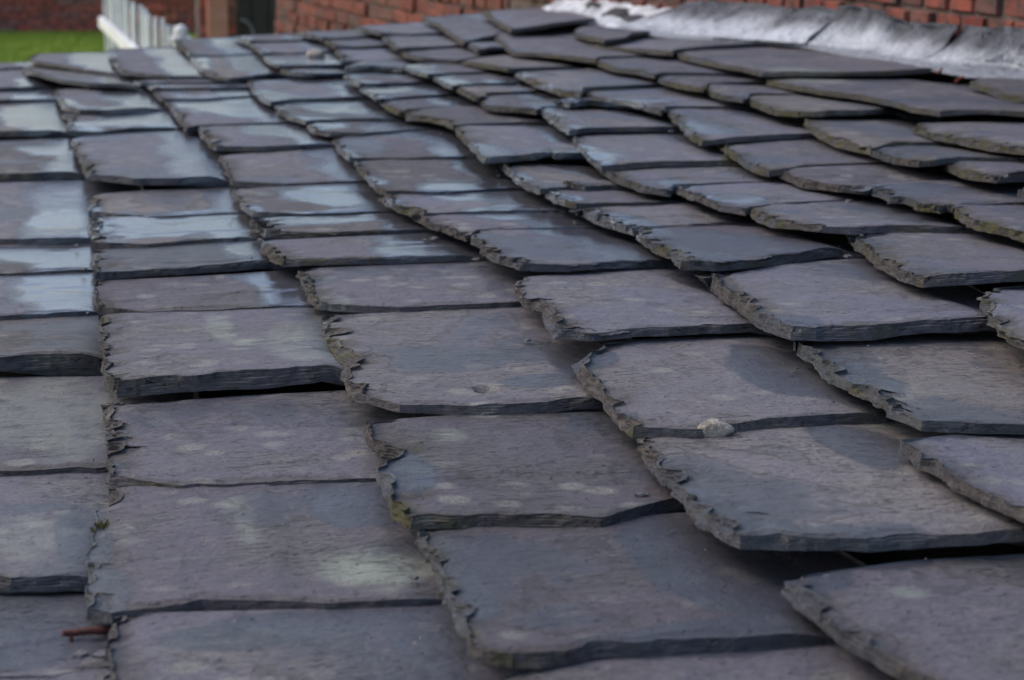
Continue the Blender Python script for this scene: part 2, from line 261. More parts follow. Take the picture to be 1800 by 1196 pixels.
# ------------------------------------------------------------------ slates
DATA, (WETP, PALEP) = json.loads(r'''[[[[[-139,1045],[-140,989],[-141,923]],[[-31,907],[-1,918]],[],[[-11,1026]],[],89,15,37,137,-143,"A1"],[[[-150,922],[-155,846]],[[-4,812]],[],[[-2,913]],[],89,18,41,153,-156,"A0"],[[[-139,1273],[-140,1158],[-139,1045]],[[-61,1032],[-34,1026],[-10,1025]],[],[[10,1267]],[[-26,1268],[-63,1264]],99,113,29,144,-144,"A2"],[[[-142,1546],[-143,1414],[-142,1297]],[[-63,1261],[-22,1263],[11,1260]],[],[[22,1526]],[],89,28,35,162,-145,"A3"],[[[-142,1754],[-143,1659],[-140,1542]],[[-64,1536],[-35,1537],[21,1541]],[],[[27,1755]],[],147,179,47,171,-146,"A4"],[[[-146,1963],[-146,1875],[-143,1770]],[[-66,1744],[-21,1746],[27,1756]],[],[[32,1966]],[],89,63,47,178,-149,"A5"],[[[-148,2163],[-150,2101],[-149,2005]],[[-67,1956],[-11,1958],[33,1964]],[],[[37,2137]],[],89,43,24,187,-152,"A6"],[[[-155,2628],[-153,2398],[-150,2192]],[[-68,2151],[-14,2134],[37,2136]],[],[[50,2613]],[],89,62,26,200,-156,"A7"],[[[-163,3068],[-161,2864],[-155,2645]],[[-71,2627],[-22,2625],[49,2628]],[],[[41,3073]],[],125,123,22,208,-163,"A8"],[[[-164,3589],[-161,3324],[-160,3098]],[[-73,3089],[-16,3086],[40,3097]],[],[[29,3621]],[],99,134,33,202,-167,"A9"],[[[-160,3829],[-162,3685]],[[-77,3633],[33,3629]],[],[[35,3829]],[],89,65,21,199,-165,"A10"],[[[-158,4245],[-160,4058],[-158,3808]],[[-77,3803],[29,3849]],[],[[-2,4316]],[],89,124,34,177,-164,"A11"],[[[-156,4459],[-156,4277]],[[-81,4259],[-18,4352]],[],[[-17,4529]],[],89,77,39,144,-161,"A12"],[[[-28,4280],[-37,4236],[-22,4049],[5,3893]],[[47,3773],[108,3681],[193,3650]],[],[[198,3952]],[],89,200,28,220,-21,"Q"],[[[3,4593],[-13,4455],[-3,4304]],[[86,4119],[158,4010],[184,3982]],[],[[186,4614]],[],89,93,40,190,-5,"P"],[[[1,955],[-2,931],[-3,884],[-4,841]],[[81,800],[191,778]],[[190,855]],[[193,925]],[],89,30,38,194,-2,"B1"],[[[11,1186],[8,1164],[0,1143],[-4,1097],[-9,1045],[-12,998],[-12,966]],[[3,954],[47,955],[53,960],[77,953],[135,934],[193,924]],[[203,1018],[194,1063]],[[200,1151]],[[84,1171]],89,45,21,199,-2,"B2"],[[[18,1391],[15,1343],[13,1269],[11,1204]],[[56,1170],[87,1165],[135,1161],[198,1153]],[[214,1267]],[[222,1382]],[[121,1384],[30,1375]],89,15,37,196,14,"B3"],[[[27,1702],[26,1641],[24,1519],[21,1429],[31,1389]],[[98,1388],[155,1387],[215,1390]],[[228,1558]],[[237,1688]],[],149,196,28,201,26,"B4"],[[[31,1856],[29,1826],[28,1734]],[[78,1696],[145,1689],[236,1683]],[],[[257,1858]],[],89,15,32,217,30,"B5"],[[[36,2021],[35,1969],[34,1859]],[[90,1859],[165,1871],[235,1885]],[],[[233,2039]],[],89,87,29,198,36,"B6"],[[[41,2219],[38,2163],[36,2047]],[[102,2022],[170,2037],[232,2044]],[],[[228,2223]],[],89,36,41,191,39,"B7"],[[[51,2408],[46,2351],[42,2267]],[[116,2213],[174,2219],[228,2226]],[],[[238,2443]],[],89,16,33,186,47,"B8"],[[[41,2964],[42,2879],[47,2669],[49,2482]],[[117,2427],[179,2419],[234,2432]],[[234,2647]],[[237,3041]],[[117,3020],[68,3001]],90,172,25,192,46,"B9"],[[[36,3333],[34,3306],[45,3266],[41,3166],[40,3019]],[[97,3006],[153,3050],[231,3047]],[],[[220,3345]],[],89,65,36,186,40,"B10"],[[[35,3727],[29,3659],[35,3489],[37,3349]],[[69,3270],[131,3274],[217,3311]],[],[[213,3707]],[],89,109,43,181,35,"B11"],[[[187,4563],[177,4399],[174,4102],[179,3873]],[[233,3802],[278,3763],[350,3757]],[],[[363,4623]],[],89,112,29,173,185,"x15"],[[[191,784],[192,776],[188,747]],[[382,695]],[],[[378,788]],[[265,793],[214,793]],89,18,72,184,196,"Ca"],[[[194,994],[196,982],[193,943],[190,897],[186,854],[182,811]],[[201,790],[219,788],[251,799],[314,793],[379,790]],[[384,858],[374,929]],[[377,1006]],[[298,998],[244,1010],[206,1007]],89,88,77,181,198,"C2"],[[[215,1229],[208,1240],[203,1207],[206,1166],[215,1154],[193,1117],[188,1072],[186,1029],[194,1004]],[[224,1003],[268,998],[320,986],[337,997],[382,1015]],[[395,1147]],[[405,1255]],[[306,1244],[254,1235]],89,58,93,186,208,"C3"],[[[234,1588],[229,1528],[220,1430],[212,1334],[212,1291]],[[240,1254],[305,1237],[337,1237],[391,1239]],[[414,1361],[421,1461]],[[433,1592]],[],89,89,49,186,228,"C4"],[[[259,1796],[242,1794],[238,1727],[233,1640],[238,1622]],[[312,1591],[369,1589],[431,1588]],[[439,1657]],[[456,1805]],[[321,1811]],89,29,40,197,248,"C5"],[[[227,1964],[222,1940],[221,1856],[229,1804]],[[294,1800],[357,1799],[450,1799]],[],[[425,1971]],[],89,91,47,207,232,"C6"],[[[234,2107],[232,2103],[233,2044],[236,2001]],[[299,1981],[368,1979],[427,1980]],[],[[437,2110]],[],89,36,45,193,239,"C7"],[[[236,2329],[235,2278],[233,2186],[239,2141]],[[307,2114],[404,2118]],[],[[427,2358]],[],89,38,31,175,241,"C8"],[[[252,2645],[252,2557],[242,2385]],[[313,2348],[412,2354]],[],[[448,2710]],[],89,25,23,177,253,"C9"],[[[252,2963],[249,2860],[249,2730],[255,2675]],[[325,2662],[437,2692]],[],[[441,3003]],[],89,77,40,183,259,"C10"],[[[231,3365],[233,3300],[231,3096],[232,2942]],[[254,2969],[349,2987],[440,2997]],[],[[407,3422]],[],89,42,37,187,237,"C11"],[[[222,3533],[223,3489],[231,3372]],[[310,3372],[409,3407]],[],[[423,3559]],[],89,48,31,185,231,"C12"],[[[219,3679],[218,3639],[221,3542]],[[304,3532],[418,3541]],[],[[426,3662]],[],89,76,27,199,225,"C13"],[[[190,3773],[193,3762],[206,3657]],[[304,3646],[423,3633]],[],[[397,3744]],[],89,78,32,210,202,"C14"],[[[368,4659],[361,4611],[358,4399],[361,4220]],[[422,4176],[515,4245]],[],[[531,4774]],[],89,30,34,153,370,"w1"],[[[358,4167],[357,4113],[351,3880],[352,3739],[360,3663]],[[385,3607],[420,3643],[506,3741]],[],[[512,4241]],[],89,79,28,146,365,"w2"],[[[517,4618],[516,4592],[515,4461],[531,4403]],[[606,4403],[698,4471]],[],[[704,4732]],[],89,63,29,169,533,"v1"],[[[523,4363],[526,4350],[522,4208],[519,4087]],[[598,4068],[690,4132]],[],[[703,4494]],[],89,44,34,162,536,"v2"],[[[513,4033],[511,3986],[502,3811],[506,3734]],[[558,3728],[654,3779]],[],[[702,4181]],[],89,81,46,156,525,"v3"],[[[503,3702],[504,3689],[508,3602],[556,3569]],[[629,3606]],[],[[663,3830]],[],89,89,38,114,535,"v4"],[[[688,4591],[688,4576],[682,4400],[701,4302]],[[769,4325],[861,4405]],[],[[855,4689]],[],89,77,29,152,710,"u1"],[[[702,4292],[704,4272],[694,4086]],[[751,4076],[830,4141]],[],[[871,4456]],[],89,44,28,133,719,"u2"],[[[689,4058],[681,3984],[650,3750]],[[712,3740],[797,3815]],[],[[843,4198]],[],89,40,34,129,693,"u3"],[[[623,3583],[622,3592],[668,3578],[725,3563],[741,3535]],[[788,3622]],[],[[801,3828]],[],89,75,71,100,707,"u4"],[[[836,4563],[831,4559],[833,4389],[846,4284]],[[919,4265],[1033,4348]],[],[[1055,4773]],[],89,46,71,176,870,"s1"],[[[836,4219],[831,4183],[802,3960],[791,3832]],[[874,3883],[980,3983]],[],[[1043,4397]],[],89,56,80,161,852,"s2"],[[[808,3889],[807,3877],[787,3714],[804,3626]],[[872,3579],[1037,3762]],[],[[1016,3981]],[],89,66,68,194,834,"p1"],[[[864,3530],[869,3533],[885,3412],[899,3275]],[[998,3345],[1129,3409]],[],[[1026,3722]],[],89,84,80,157,924,"p2"],[[[1042,4689],[1046,4706],[1026,4491],[1002,4254],[967,3984],[947,3834]],[[1019,3913],[1133,4101]],[],[[1300,4988]],[],89,71,76,167,1051,"o1"],[[[956,3818],[948,3736],[934,3641]],[[1005,3714]],[],[[1070,4067]],[],89,68,86,100,1010,"o1b"],[[[1230,4707],[1201,4622],[1139,4249],[1084,3918]],[[1188,3964],[1380,4170]],[],[[1507,4970]],[],89,197,87,224,1248,"n1"],[[[1103,4111],[1077,4050],[1015,3751],[990,3569],[1035,3504],[1066,3404],[1095,3319]],[[1133,3387],[1316,3442]],[],[[1326,4220]],[],89,72,86,223,1103,"o2"],[[[1256,3953],[1219,3860],[1198,3687],[1197,3559]],[[1254,3580],[1435,3890]],[[1485,4045]],[[1391,4193]],[],89,137,86,109,1326,"m3"],[[[1197,3662],[1183,3614],[1210,3531],[1229,3438],[1239,3363],[1267,3323]],[[1293,3377],[1390,3437],[1597,3506]],[[1579,3678]],[[1516,3799]],[[1369,3749]],89,97,76,288,1277,"m2"],[[[1286,3353],[1285,3363],[1264,3264],[1255,3121],[1260,2963],[1255,2858]],[[1390,2805],[1482,2807],[1604,2855]],[[1639,3013]],[[1619,3488]],[[1382,3403]],93,127,85,286,1336,"m1"],[[[1118,3373],[1098,3332],[1082,3162],[1100,3113],[1101,2991]],[[1127,3023],[1323,3030]],[],[[1323,3450]],[],89,77,75,177,1153,"k0"],[[[1126,3034],[1104,2982],[1094,2867],[1096,2807],[1102,2749]],[[1141,2833],[1279,2891]],[],[[1345,3080]],[],89,71,82,156,1163,"k1"],[[[1148,2853],[1116,2776],[1099,2672],[1110,2594]],[[1138,2647],[1286,2726]],[],[[1303,2953]],[],89,67,75,120,1182,"k2"],[[[1145,2666],[1129,2635],[1106,2524],[1090,2429],[1106,2384]],[[1143,2363],[1228,2400],[1314,2466]],[],[[1300,2755]],[],89,116,78,130,1188,"k3"],[[[1266,2861],[1263,2867],[1256,2754],[1261,2629],[1281,2543],[1280,2424],[1271,2336]],[[1286,2276],[1352,2276],[1486,2212]],[],[[1580,2718]],[[1522,2840],[1436,2897]],89,129,67,221,1333,"j1"],[[[1525,2596],[1512,2583],[1481,2425],[1487,2290]],[[1644,2299]],[],[[1801,2775]],[],89,51,72,142,1585,"j0"],[[[910,3254],[904,3255],[887,3090],[878,2948],[877,2868],[901,2813]],[[943,2910],[1030,2951],[1129,3014]],[],[[1118,3375]],[],89,93,94,188,941,"q"],[[[941,2910],[926,2880],[926,2804],[946,2741],[962,2687],[952,2618],[959,2574]],[[990,2640],[1066,2654],[1167,2662]],[],[[1139,2990]],[],89,56,72,174,982,"r"],[[[854,2786],[852,2802],[855,2742],[904,2767]],[[931,2758]],[],[[935,2860]],[],89,50,86,100,916,"r0"],[[[772,3591],[738,3527],[733,3402],[743,3309]],[[810,3355],[940,3440]],[],[[938,3674]],[],89,60,85,161,781,"f1"],[[[756,3336],[749,3294],[742,3173],[743,3098]],[[760,3129],[843,3170],[945,3227]],[],[[946,3459]],[],89,56,87,166,782,"f2"],[[[763,3155],[741,3075],[735,2975],[738,2900]],[[767,2977],[832,3012],[928,3078]],[],[[900,3255]],[],89,85,79,136,782,"f3"],[[[763,2985],[751,2960],[729,2835],[741,2789],[761,2761],[794,2721]],[[823,2781],[957,2872]],[],[[925,3077]],[],89,59,83,154,790,"f4"],[[[824,2799],[810,2778],[788,2664],[765,2523],[761,2447]],[[802,2462],[861,2474],[960,2506]],[],[[963,2884]],[],89,90,67,141,826,"f5"],[[[605,3488],[603,3476],[595,3348],[600,3280]],[[672,3311],[767,3367]],[],[[774,3619]],[],89,59,67,149,624,"e12"],[[[598,3279],[592,3206],[582,3026]],[[668,3092],[762,3158]],[],[[777,3393]],[],89,55,71,157,615,"e11"],[[[593,3076],[589,3039],[581,2908],[586,2841]],[[604,2883],[685,2938],[762,2986]],[],[[762,3165]],[],89,51,70,154,610,"e10"],[[[605,2932],[604,2957],[590,2823],[616,2786],[627,2728],[633,2657]],[[671,2681],[742,2696],[806,2710]],[],[[825,2963]],[],89,48,68,185,633,"e9"],[[[650,2692],[633,2666],[606,2485],[584,2327],[575,2253]],[[616,2248],[653,2265],[688,2302],[685,2275],[728,2303]],[],[[824,2744]],[],93,152,69,142,641,"e8"],[[[610,2283],[609,2300],[592,2196],[582,2110],[580,2049],[587,2020]],[[621,2044],[700,2095]],[],[[760,2391]],[],89,59,82,112,620,"e7"],[[[640,2092],[637,2096],[634,2062]],[[655,2044],[698,2071]],[],[[715,2143]],[],89,37,71,100,665,"e7b"],[[[601,2036],[597,2040],[586,1967],[594,1922],[601,1912]],[[638,1926],[770,1978]],[[765,2020]],[[737,2081]],[],89,56,94,132,624,"e6"],[[[602,1905],[601,1919],[600,1855],[611,1806],[624,1772]],[[633,1780],[738,1811],[798,1818]],[],[[775,1966]],[],89,32,85,157,632,"e5"],[[[633,1787],[627,1786],[610,1727],[606,1672],[603,1604],[592,1554]],[[627,1541],[675,1554],[725,1581],[808,1617]],[[791,1709]],[[798,1817]],[],101,121,81,165,641,"e4"],[[[619,1534],[623,1560],[601,1476],[588,1380],[579,1311],[585,1279]],[[607,1269],[650,1269],[699,1281],[783,1290]],[[796,1353],[787,1442]],[[817,1615]],[[680,1580]],135,141,86,177,625,"e3"],[[[596,1287],[594,1298],[582,1237],[571,1172],[573,1119],[569,1075]],[[578,1041],[627,1032],[685,1028]],[],[[803,1319]],[[716,1313]],89,51,73,144,602,"e2"],[[[550,1016],[548,1021],[539,986],[537,950],[536,913],[538,882],[541,836]],[[559,817],[639,829]],[],[[713,1068]],[[613,1038]],89,80,93,110,569,"e1"],[[[388,839],[374,837],[371,818],[372,802],[373,781],[375,758],[380,735],[386,704],[389,674]],[[411,640],[514,630]],[],[[590,861]],[[546,856],[468,854]],89,31,90,160,392,"D1"],[[[387,1105],[382,1109],[376,1068],[370,1020],[367,969],[360,923],[361,893],[367,876]],[[399,867],[442,855],[477,857],[546,856]],[[555,889],[559,990]],[[587,1125]],[[516,1117]],93,143,87,181,389,"D2"],[[[448,1369],[441,1385],[426,1348],[401,1318],[391,1257],[391,1208],[383,1159],[383,1112]],[[430,1098],[461,1108],[493,1118],[578,1123]],[[585,1161],[605,1308]],[[607,1392]],[[517,1383]],89,48,79,171,422,"D3"],[[[447,1625],[428,1599],[416,1513],[426,1485],[409,1417],[406,1375]],[[434,1356],[497,1371],[596,1383]],[[626,1538]],[[637,1663]],[[506,1647]],89,96,90,177,442,"D4"],[[[458,1866],[449,1864],[445,1807],[436,1723],[442,1682],[450,1642]],[[501,1632],[556,1648],[623,1667]],[[631,1786]],[[622,1901]],[],89,96,87,157,467,"D5"],[[[424,1981],[417,1994],[418,1938],[433,1884],[445,1836]],[[459,1868],[537,1876],[617,1884]],[],[[628,2005]],[],89,33,85,181,443,"D6"],[[[412,2138],[404,2146],[404,2083],[407,2030],[423,1993]],[[427,1982],[513,1992],[627,1993]],[],[[632,2159]],[],89,36,92,205,426,"D7"],[[[436,2432],[426,2434],[414,2284],[409,2172],[415,2144]],[[475,2132],[593,2169]],[],[[633,2474]],[],89,39,84,179,436,"D8"],[[[442,2698],[441,2710],[428,2545],[425,2460]],[[495,2441],[612,2450]],[],[[639,2794]],[],89,53,31,182,445,"D9"],[[[440,2877],[427,2868],[421,2765],[443,2731]],[[498,2716],[612,2769]],[],[[612,2918]],[],89,49,37,170,444,"D10"],[[[432,3208],[418,3200],[410,3061],[415,2961],[430,2879]],[[451,2898],[534,2902],[608,2899]],[],[[600,3242]],[],89,61,26,175,431,"D11"],[[[421,3588],[417,3576],[404,3394],[402,3262],[407,3155]],[[451,3191],[551,3211],[593,3222]],[],[[616,3626]],[],89,79,26,187,421,"D12"],[[[782,2479],[776,2485],[735,2329],[718,2233],[706,2134]],[[740,2130],[796,2151],[911,2173]],[[944,2353]],[[970,2535]],[],89,71,87,164,779,"f6"],[[[721,2146],[715,2165],[704,2095],[708,2051],[705,1983]],[[734,1951],[760,1994],[930,2025]],[],[[920,2180]],[],89,50,89,188,741,"f7"],[[[748,1975],[749,1985],[740,1915],[741,1868],[741,1815]],[[764,1785],[783,1808],[975,1876]],[],[[930,2028]],[],89,53,94,178,779,"f8"],[[[790,1816],[782,1824],[763,1769],[760,1707],[774,1672],[789,1643]],[[824,1636],[876,1657],[985,1650]],[],[[974,1873]],[],89,90,91,167,817,"f9"],[[[996,2650],[988,2654],[942,2473],[910,2339],[895,2248]],[[967,2258],[1092,2320]],[],[[1183,2699]],[],89,58,81,149,991,"g1"],[[[953,2315],[946,2335],[903,2170],[893,2107],[886,2042],[892,2009]],[[915,2009],[964,2044],[1095,2072]],[],[[1122,2355]],[],89,44,68,165,946,"g2"],[[[917,2009],[908,2022],[901,1945],[912,1903],[919,1870],[943,1843]],[[954,1852],[1030,1890],[1129,1932]],[],[[1097,2078]],[],89,33,80,162,954,"g3"],[[[941,1829],[947,1858],[941,1817],[935,1769],[950,1757],[942,1715],[959,1689]],[[973,1700],[1036,1714],[1131,1752]],[],[[1129,1931]],[],89,37,93,143,991,"g4"],[[[976,1686],[974,1702],[957,1653],[947,1601],[950,1571],[953,1511]],[[967,1481],[1101,1528]],[],[[1150,1776]],[],89,50,89,117,1012,"g5"],[[[1140,2421],[1107,2366],[1074,2258],[1060,2175],[1065,2085]],[[1064,2062],[1131,2108],[1177,2121]],[],[[1369,2512]],[],89,46,80,132,1144,"h1"],[[[1095,2114],[1070,2092],[1058,2027],[1055,1951],[1058,1921]],[[1077,1919],[1137,1939],[1230,1954]],[],[[1290,2169]],[],89,100,79,144,1129,"h2"],[[[1115,1941],[1105,1945],[1080,1854],[1084,1821],[1089,1788]],[[1116,1807],[1208,1855]],[],[[1306,2047]],[],89,86,72,110,1159,"h3"],[[[1242,2256],[1215,2228],[1194,2128],[1193,2035],[1197,1984],[1223,1905]],[[1315,1833]],[],[[1554,2314]],[],89,142,70,166,1283,"i1"],[[[827,1635],[826,1654],[801,1585],[774,1487],[763,1420],[766,1380]],[[811,1378],[918,1399]],[],[[1034,1651]],[[902,1655]],129,143,67,154,826,"F1"],[[[839,1380],[791,1325],[760,1261],[748,1220],[727,1124]],[[838,1157]],[],[[997,1474]],[],89,77,92,100,820,"F2"],[[[785,1197],[765,1178],[730,1074],[707,978]],[[806,978]],[],[[969,1256]],[],89,44,84,102,784,"F3"],[[[1101,1748],[1086,1747],[1080,1679]],[[1172,1684]],[],[[1248,1853]],[],89,43,69,100,1150,"g6"],[[[1100,1653],[1084,1644],[1029,1525],[1042,1484]],[[1153,1506]],[],[[1301,1754]],[],89,44,77,107,1122,"g7"],[[[1025,1519],[989,1483],[916,1301]],[[1047,1322]],[],[[1207,1594]],[],89,39,66,103,1025,"g8"]],[[[-0.014,3.364,0.089,0.185,1.0],[0.004,2.935,0.049,0.078,0.9],[0.005,2.26,0.049,0.086,0.9],[-0.016,2.082,0.075,0.08,1.0],[0.025,1.852,0.009,0.108,0.5],[0.014,1.682,0.016,0.068,0.5],[-0.007,1.113,0.016,0.084,0.85],[-0.04,1.181,0.038,0.01,0.85],[-0.036,0.983,0.046,0.058,0.85],[0.181,3.588,0.062,0.155,1.0],[0.179,3.224,0.085,0.126,1.0],[0.082,3.135,0.053,0.044,0.8],[0.067,3.014,0.034,0.068,0.8],[0.224,2.345,0.019,0.113,0.6],[0.133,2.167,0.116,0.081,1.0],[0.214,1.981,0.029,0.057,0.9],[0.064,2.078,0.022,0.047,0.6],[0.183,1.109,0.032,0.044,0.85],[0.118,0.916,0.101,0.023,0.85],[0.172,0.882,0.023,0.052,0.85],[0.34,4.037,0.054,0.222,1.0],[0.491,3.883,0.06,0.116,1.0],[0.504,4.521,0.044,0.217,1.0],[0.485,4.034,0.039,0.099,0.9],[0.371,3.245,0.109,0.179,1.0],[0.412,2.882,0.074,0.105,1.0],[0.368,2.256,0.069,0.083,1.0],[0.34,2.097,0.098,0.05,1.0],[0.425,2.523,0.022,0.134,0.7],[0.134,4.352,0.052,0.168,0.9],[0.274,3.345,0.025,0.257,0.6],[0.411,1.351,0.015,0.076,0.85],[0.376,1.305,0.033,0.022,0.85],[0.215,1.107,0.018,0.045,0.85],[0.367,0.904,0.041,0.095,0.85],[0.198,0.879,0.02,0.03,0.85],[0.522,3.115,0.104,0.123,0.9],[0.578,3.56,0.094,0.079,0.9],[0.614,3.254,0.073,0.118,0.9],[0.558,2.78,0.051,0.075,0.6],[0.594,2.359,0.034,0.122,0.6],[0.531,2.148,0.085,0.063,1.0],[0.554,1.987,0.079,0.048,1.0],[0.476,2.607,0.038,0.11,0.4],[0.727,3.303,0.074,0.07,0.9],[0.755,3.183,0.059,0.066,0.8],[0.734,3.523,0.067,0.069,0.9],[0.9,3.215,0.072,0.06,1.0],[0.862,2.99,0.033,0.075,0.7],[0.85,2.792,0.051,0.066,0.7],[0.716,2.281,0.05,0.1,1.0],[0.76,2.477,0.027,0.074,0.7],[0.983,2.733,0.06,0.079,0.8],[0.948,2.411,0.044,0.105,0.7],[0.636,1.783,0.026,0.076,0.8],[0.788,1.88,0.034,0.046,0.8],[0.773,2.01,0.022,0.037,0.7],[0.922,2.099,0.046,0.041,0.4],[0.626,1.587,0.023,0.072,0.85],[0.675,1.644,0.018,0.036,0.5],[0.573,1.263,0.042,0.089,0.85],[0.595,1.201,0.027,0.075,0.85],[0.647,1.576,0.017,0.038,0.85],[0.619,1.315,0.015,0.025,0.85],[0.543,1.061,0.036,0.073,0.85],[0.608,1.045,0.032,0.017,0.85],[0.421,1.337,0.02,0.043,0.85],[0.404,0.853,0.023,0.04,0.85],[0.455,0.867,0.04,0.026,0.85],[0.58,1.044,0.012,0.029,0.85],[0.395,1.149,0.006,0.013,0.85],[0.32,0.806,0.068,0.018,0.85],[1.12,3.172,0.07,0.07,0.3],[0.604,3.864,0.074,0.093,0.8],[0.646,3.739,0.057,0.088,0.8]],[[0.163,0.99,0.044,0.043,1.0],[0.14,1.596,0.013,0.071,0.7],[0.152,1.526,0.014,0.019,0.6],[0.209,1.519,0.033,0.078,0.5],[0.097,1.09,0.009,0.063,0.45],[-0.028,1.413,0.055,0.114,0.45],[-0.041,1.122,0.024,0.042,0.35],[1.35,2.837,0.062,0.09,0.6],[0.444,0.81,0.014,0.011,0.5],[0.264,1.188,0.013,0.018,0.4],[0.6,1.134,0.026,0.028,0.4],[0.251,1.632,0.018,0.031,0.5]]]]''')

roof = empty('slate_roof')
roof.rotation_euler = (0, -PITCH, 0)
tag(roof, 'low pitched old slate roof of rough wet grey slates running up to the brick house wall', 'roof')

def resample(P, n):
    P = np.asarray(P, float); d = np.r_[0, np.cumsum(np.linalg.norm(np.diff(P, axis=0), axis=1))]
    if d[-1] == 0: return np.repeat(P[:1], n, 0)
    q = np.linspace(0, d[-1], n)
    return np.c_[np.interp(q, d, P[:, 0]), np.interp(q, d, P[:, 1])]
def patches(u, v, L, seed):
    r = np.zeros_like(u)
    nz = fbm(u*22, v*9, 0, seed, 3)
    for cu, cv, ru, rv, s in L:
        if abs(cv - v.mean()) > rv + .8: continue
        d = np.hypot((u-cu)/ru, (v-cv)/rv) + nz*.55
        r = np.maximum(r, s*sstep(1.3, .75, d))
    return r
T0 = .0105
EDGE_KEYS = ('w1', 'v1', 'u1', 's1', 'o1', 'n1', 'P', 'Q', 'A12', 'x15')
NOEXT = {'m1': .004, 'm3': .004, 'n1': .004, 'm2': .03}
rng = np.random.RandomState(11)

def build_slate(idx, rec):
    tail, near, head, TR, far, T, lift, c, e, u0, key = rec
    T, lift, c, e, u0 = T*1e-4, lift*1e-4, c*1e-4, e*1e-3, u0*1e-3
    mm = lambda a: [np.array(p)*1e-3 for p in a]
    tail, near, head, far = mm(tail), mm(near), mm(head), mm(far); TR = mm(TR)[0]
    BL, BR = tail[-1], near[-1]
    ext = NOEXT.get(key, .085)
    dist = float(np.mean([p[1] for p in tail]))
    fine = dist < 2.15; mid = dist < 3.1
    ns = 46 if fine else 28 if mid else 18
    nt = 78 if fine else 40 if mid else 22
    K = 5 if fine else 4 if mid else 3
    sd = 100+idx*13
    fe = 0.0 if key in EDGE_KEYS else .006
    dv = np.array([0, fe])
    headc = [TR+[ext, fe]] + head[::-1] + [BR+[ext, 0]]
    headc = [headc[0]] + [p+[ext, 0] for p in head[::-1]] + [headc[-1]]
    farc = [tail[0]+dv] + [p+dv for p in far[::-1]] + [TR+dv, TR+[ext, fe]]
    nearc = [BL] + near + [BR+[ext, 0]]
    tailc = [tail[0]+dv] + tail[1:]
    # parameter spacing, denser at the tail and at the near edge
    s_ = np.linspace(0, 1, ns+1)**1.25
    t_ = 1-(np.linspace(1, 0, nt+1)**1.25)
    def curve(P, q, amp, sd_):
        D = resample(P, 400); x = q*399; i = np.clip(x.astype(int), 0, 398); fr = (x-i)[:, None]
        C = D[i]*(1-fr)+D[i+1]*fr
        tg = np.gradient(C, axis=0); tg /= np.linalg.norm(tg, axis=1)[:, None]+1e-9
        L = np.linalg.norm(np.diff(D, axis=0), axis=1).sum()
        w = np.sin(np.pi*np.clip(q, 0, 1))**.3
        xx = q*L*48; xx = xx+.9*noise(xx, idx*1.1, sd_, 14); i0 = np.floor(xx).astype(np.int64); f0 = xx-i0; z0 = np.zeros_like(i0)
        saw = _h(i0, z0+idx, z0+int(sd_), 3)*(1-f0)+_h(i0+1, z0+idx, z0+int(sd_), 3)*f0
        fz = fbm(q*L*25, idx*3.7, sd_, 5, 3)*.5 + .75*saw + .35*_h(i0, z0+idx, z0+int(sd_), 4) + .3*noise(q*L*300, idx, sd_, 16)
        C = C + (np.c_[-tg[:, 1], tg[:, 0]]*(fz*amp*w)[:, None])
        return C
    ct = curve(tailc, t_, rng.uniform(.0016, .0032), 1); ch = curve(headc, t_, 0, 2); cn = curve(nearc, s_, .0014, 3); cf = curve(farc, s_, 0, 4)
    # boundary loop: tail (far->near), near (tail->head), head (near->far), far (head->tail)
    B = np.r_[ct[:-1], cn[:-1], ch[::-1][:-1], cf[::-1][:-1]]
    side = np.r_[np.zeros(nt), np.ones(ns), np.full(nt, 2), np.full(ns, 3)].astype(int)
    tt = np.r_[t_[:-1], np.ones(ns), t_[::-1][:-1], np.zeros(ns)]
    N = len(B)
    tg = np.roll(B, -1, 0)-np.roll(B, 1, 0)
    for _ in range(2): tg = (np.roll(tg, 1, 0)+2*tg+np.roll(tg, -1, 0))/4
    nrm = np.c_[-tg[:, 1], tg[:, 0]]; nrm /= np.linalg.norm(nrm, axis=1)[:, None]+1e-9
    cen = B.mean(0)
    if ((cen-B)*nrm).sum(1).mean() < 0: nrm = -nrm
    arc = np.r_[0, np.cumsum(np.linalg.norm(np.diff(B, axis=0), axis=1))]
    wid = rng.uniform(.005, .013); jk = rng.uniform(.45, 1.25)
    bevel = np.choose(side, [wid, min(.003+lift*.3, .0065), 0, .001])
    def cells(x, sd_):
        x = x+.8*noise(x*.9, idx*2.1, sd_, 77); i0 = np.floor(x).astype(np.int64); z0 = np.zeros_like(i0)
        f0 = x-i0
        a_, b_ = _h(i0, z0+idx, z0+sd_, 5), _h(i0, z0+idx, z0+sd_, 6)
        return a_+.7*b_*(f0-.5)
    bn = .5+.75*cells(arc*62, 1)+.3*fbm(arc*22, idx*5.1, 0, 9, 3)
    bevel = bevel*np.clip(bn*1.5, .12, 1.75)
    for _ in range(1): bevel = (np.roll(bevel, 1)+2*bevel+np.roll(bevel, -1))/4
    jit = np.choose(side, [.0030*jk, .0019, 0, 0])
    slope = (T0+c)/e
    tu, tv = rng.uniform(-.004, .004), 0
    wamp = rng.uniform(.0008, .0022)
    def ztop(u, v, tfrac):
        return (T0+c) - slope*np.maximum(u-u0, -.03) + lift*tfrac*(1-.95*sstep(u0+e-.02, u0+e+.03, u)) + wamp*(fbm(u*7, v*7, idx*1.3, 3, 2))
    loops = []; pw = rng.uniform(.7, 1.3)
    zt_b = ztop(B[:, 0], B[:, 1], tt)
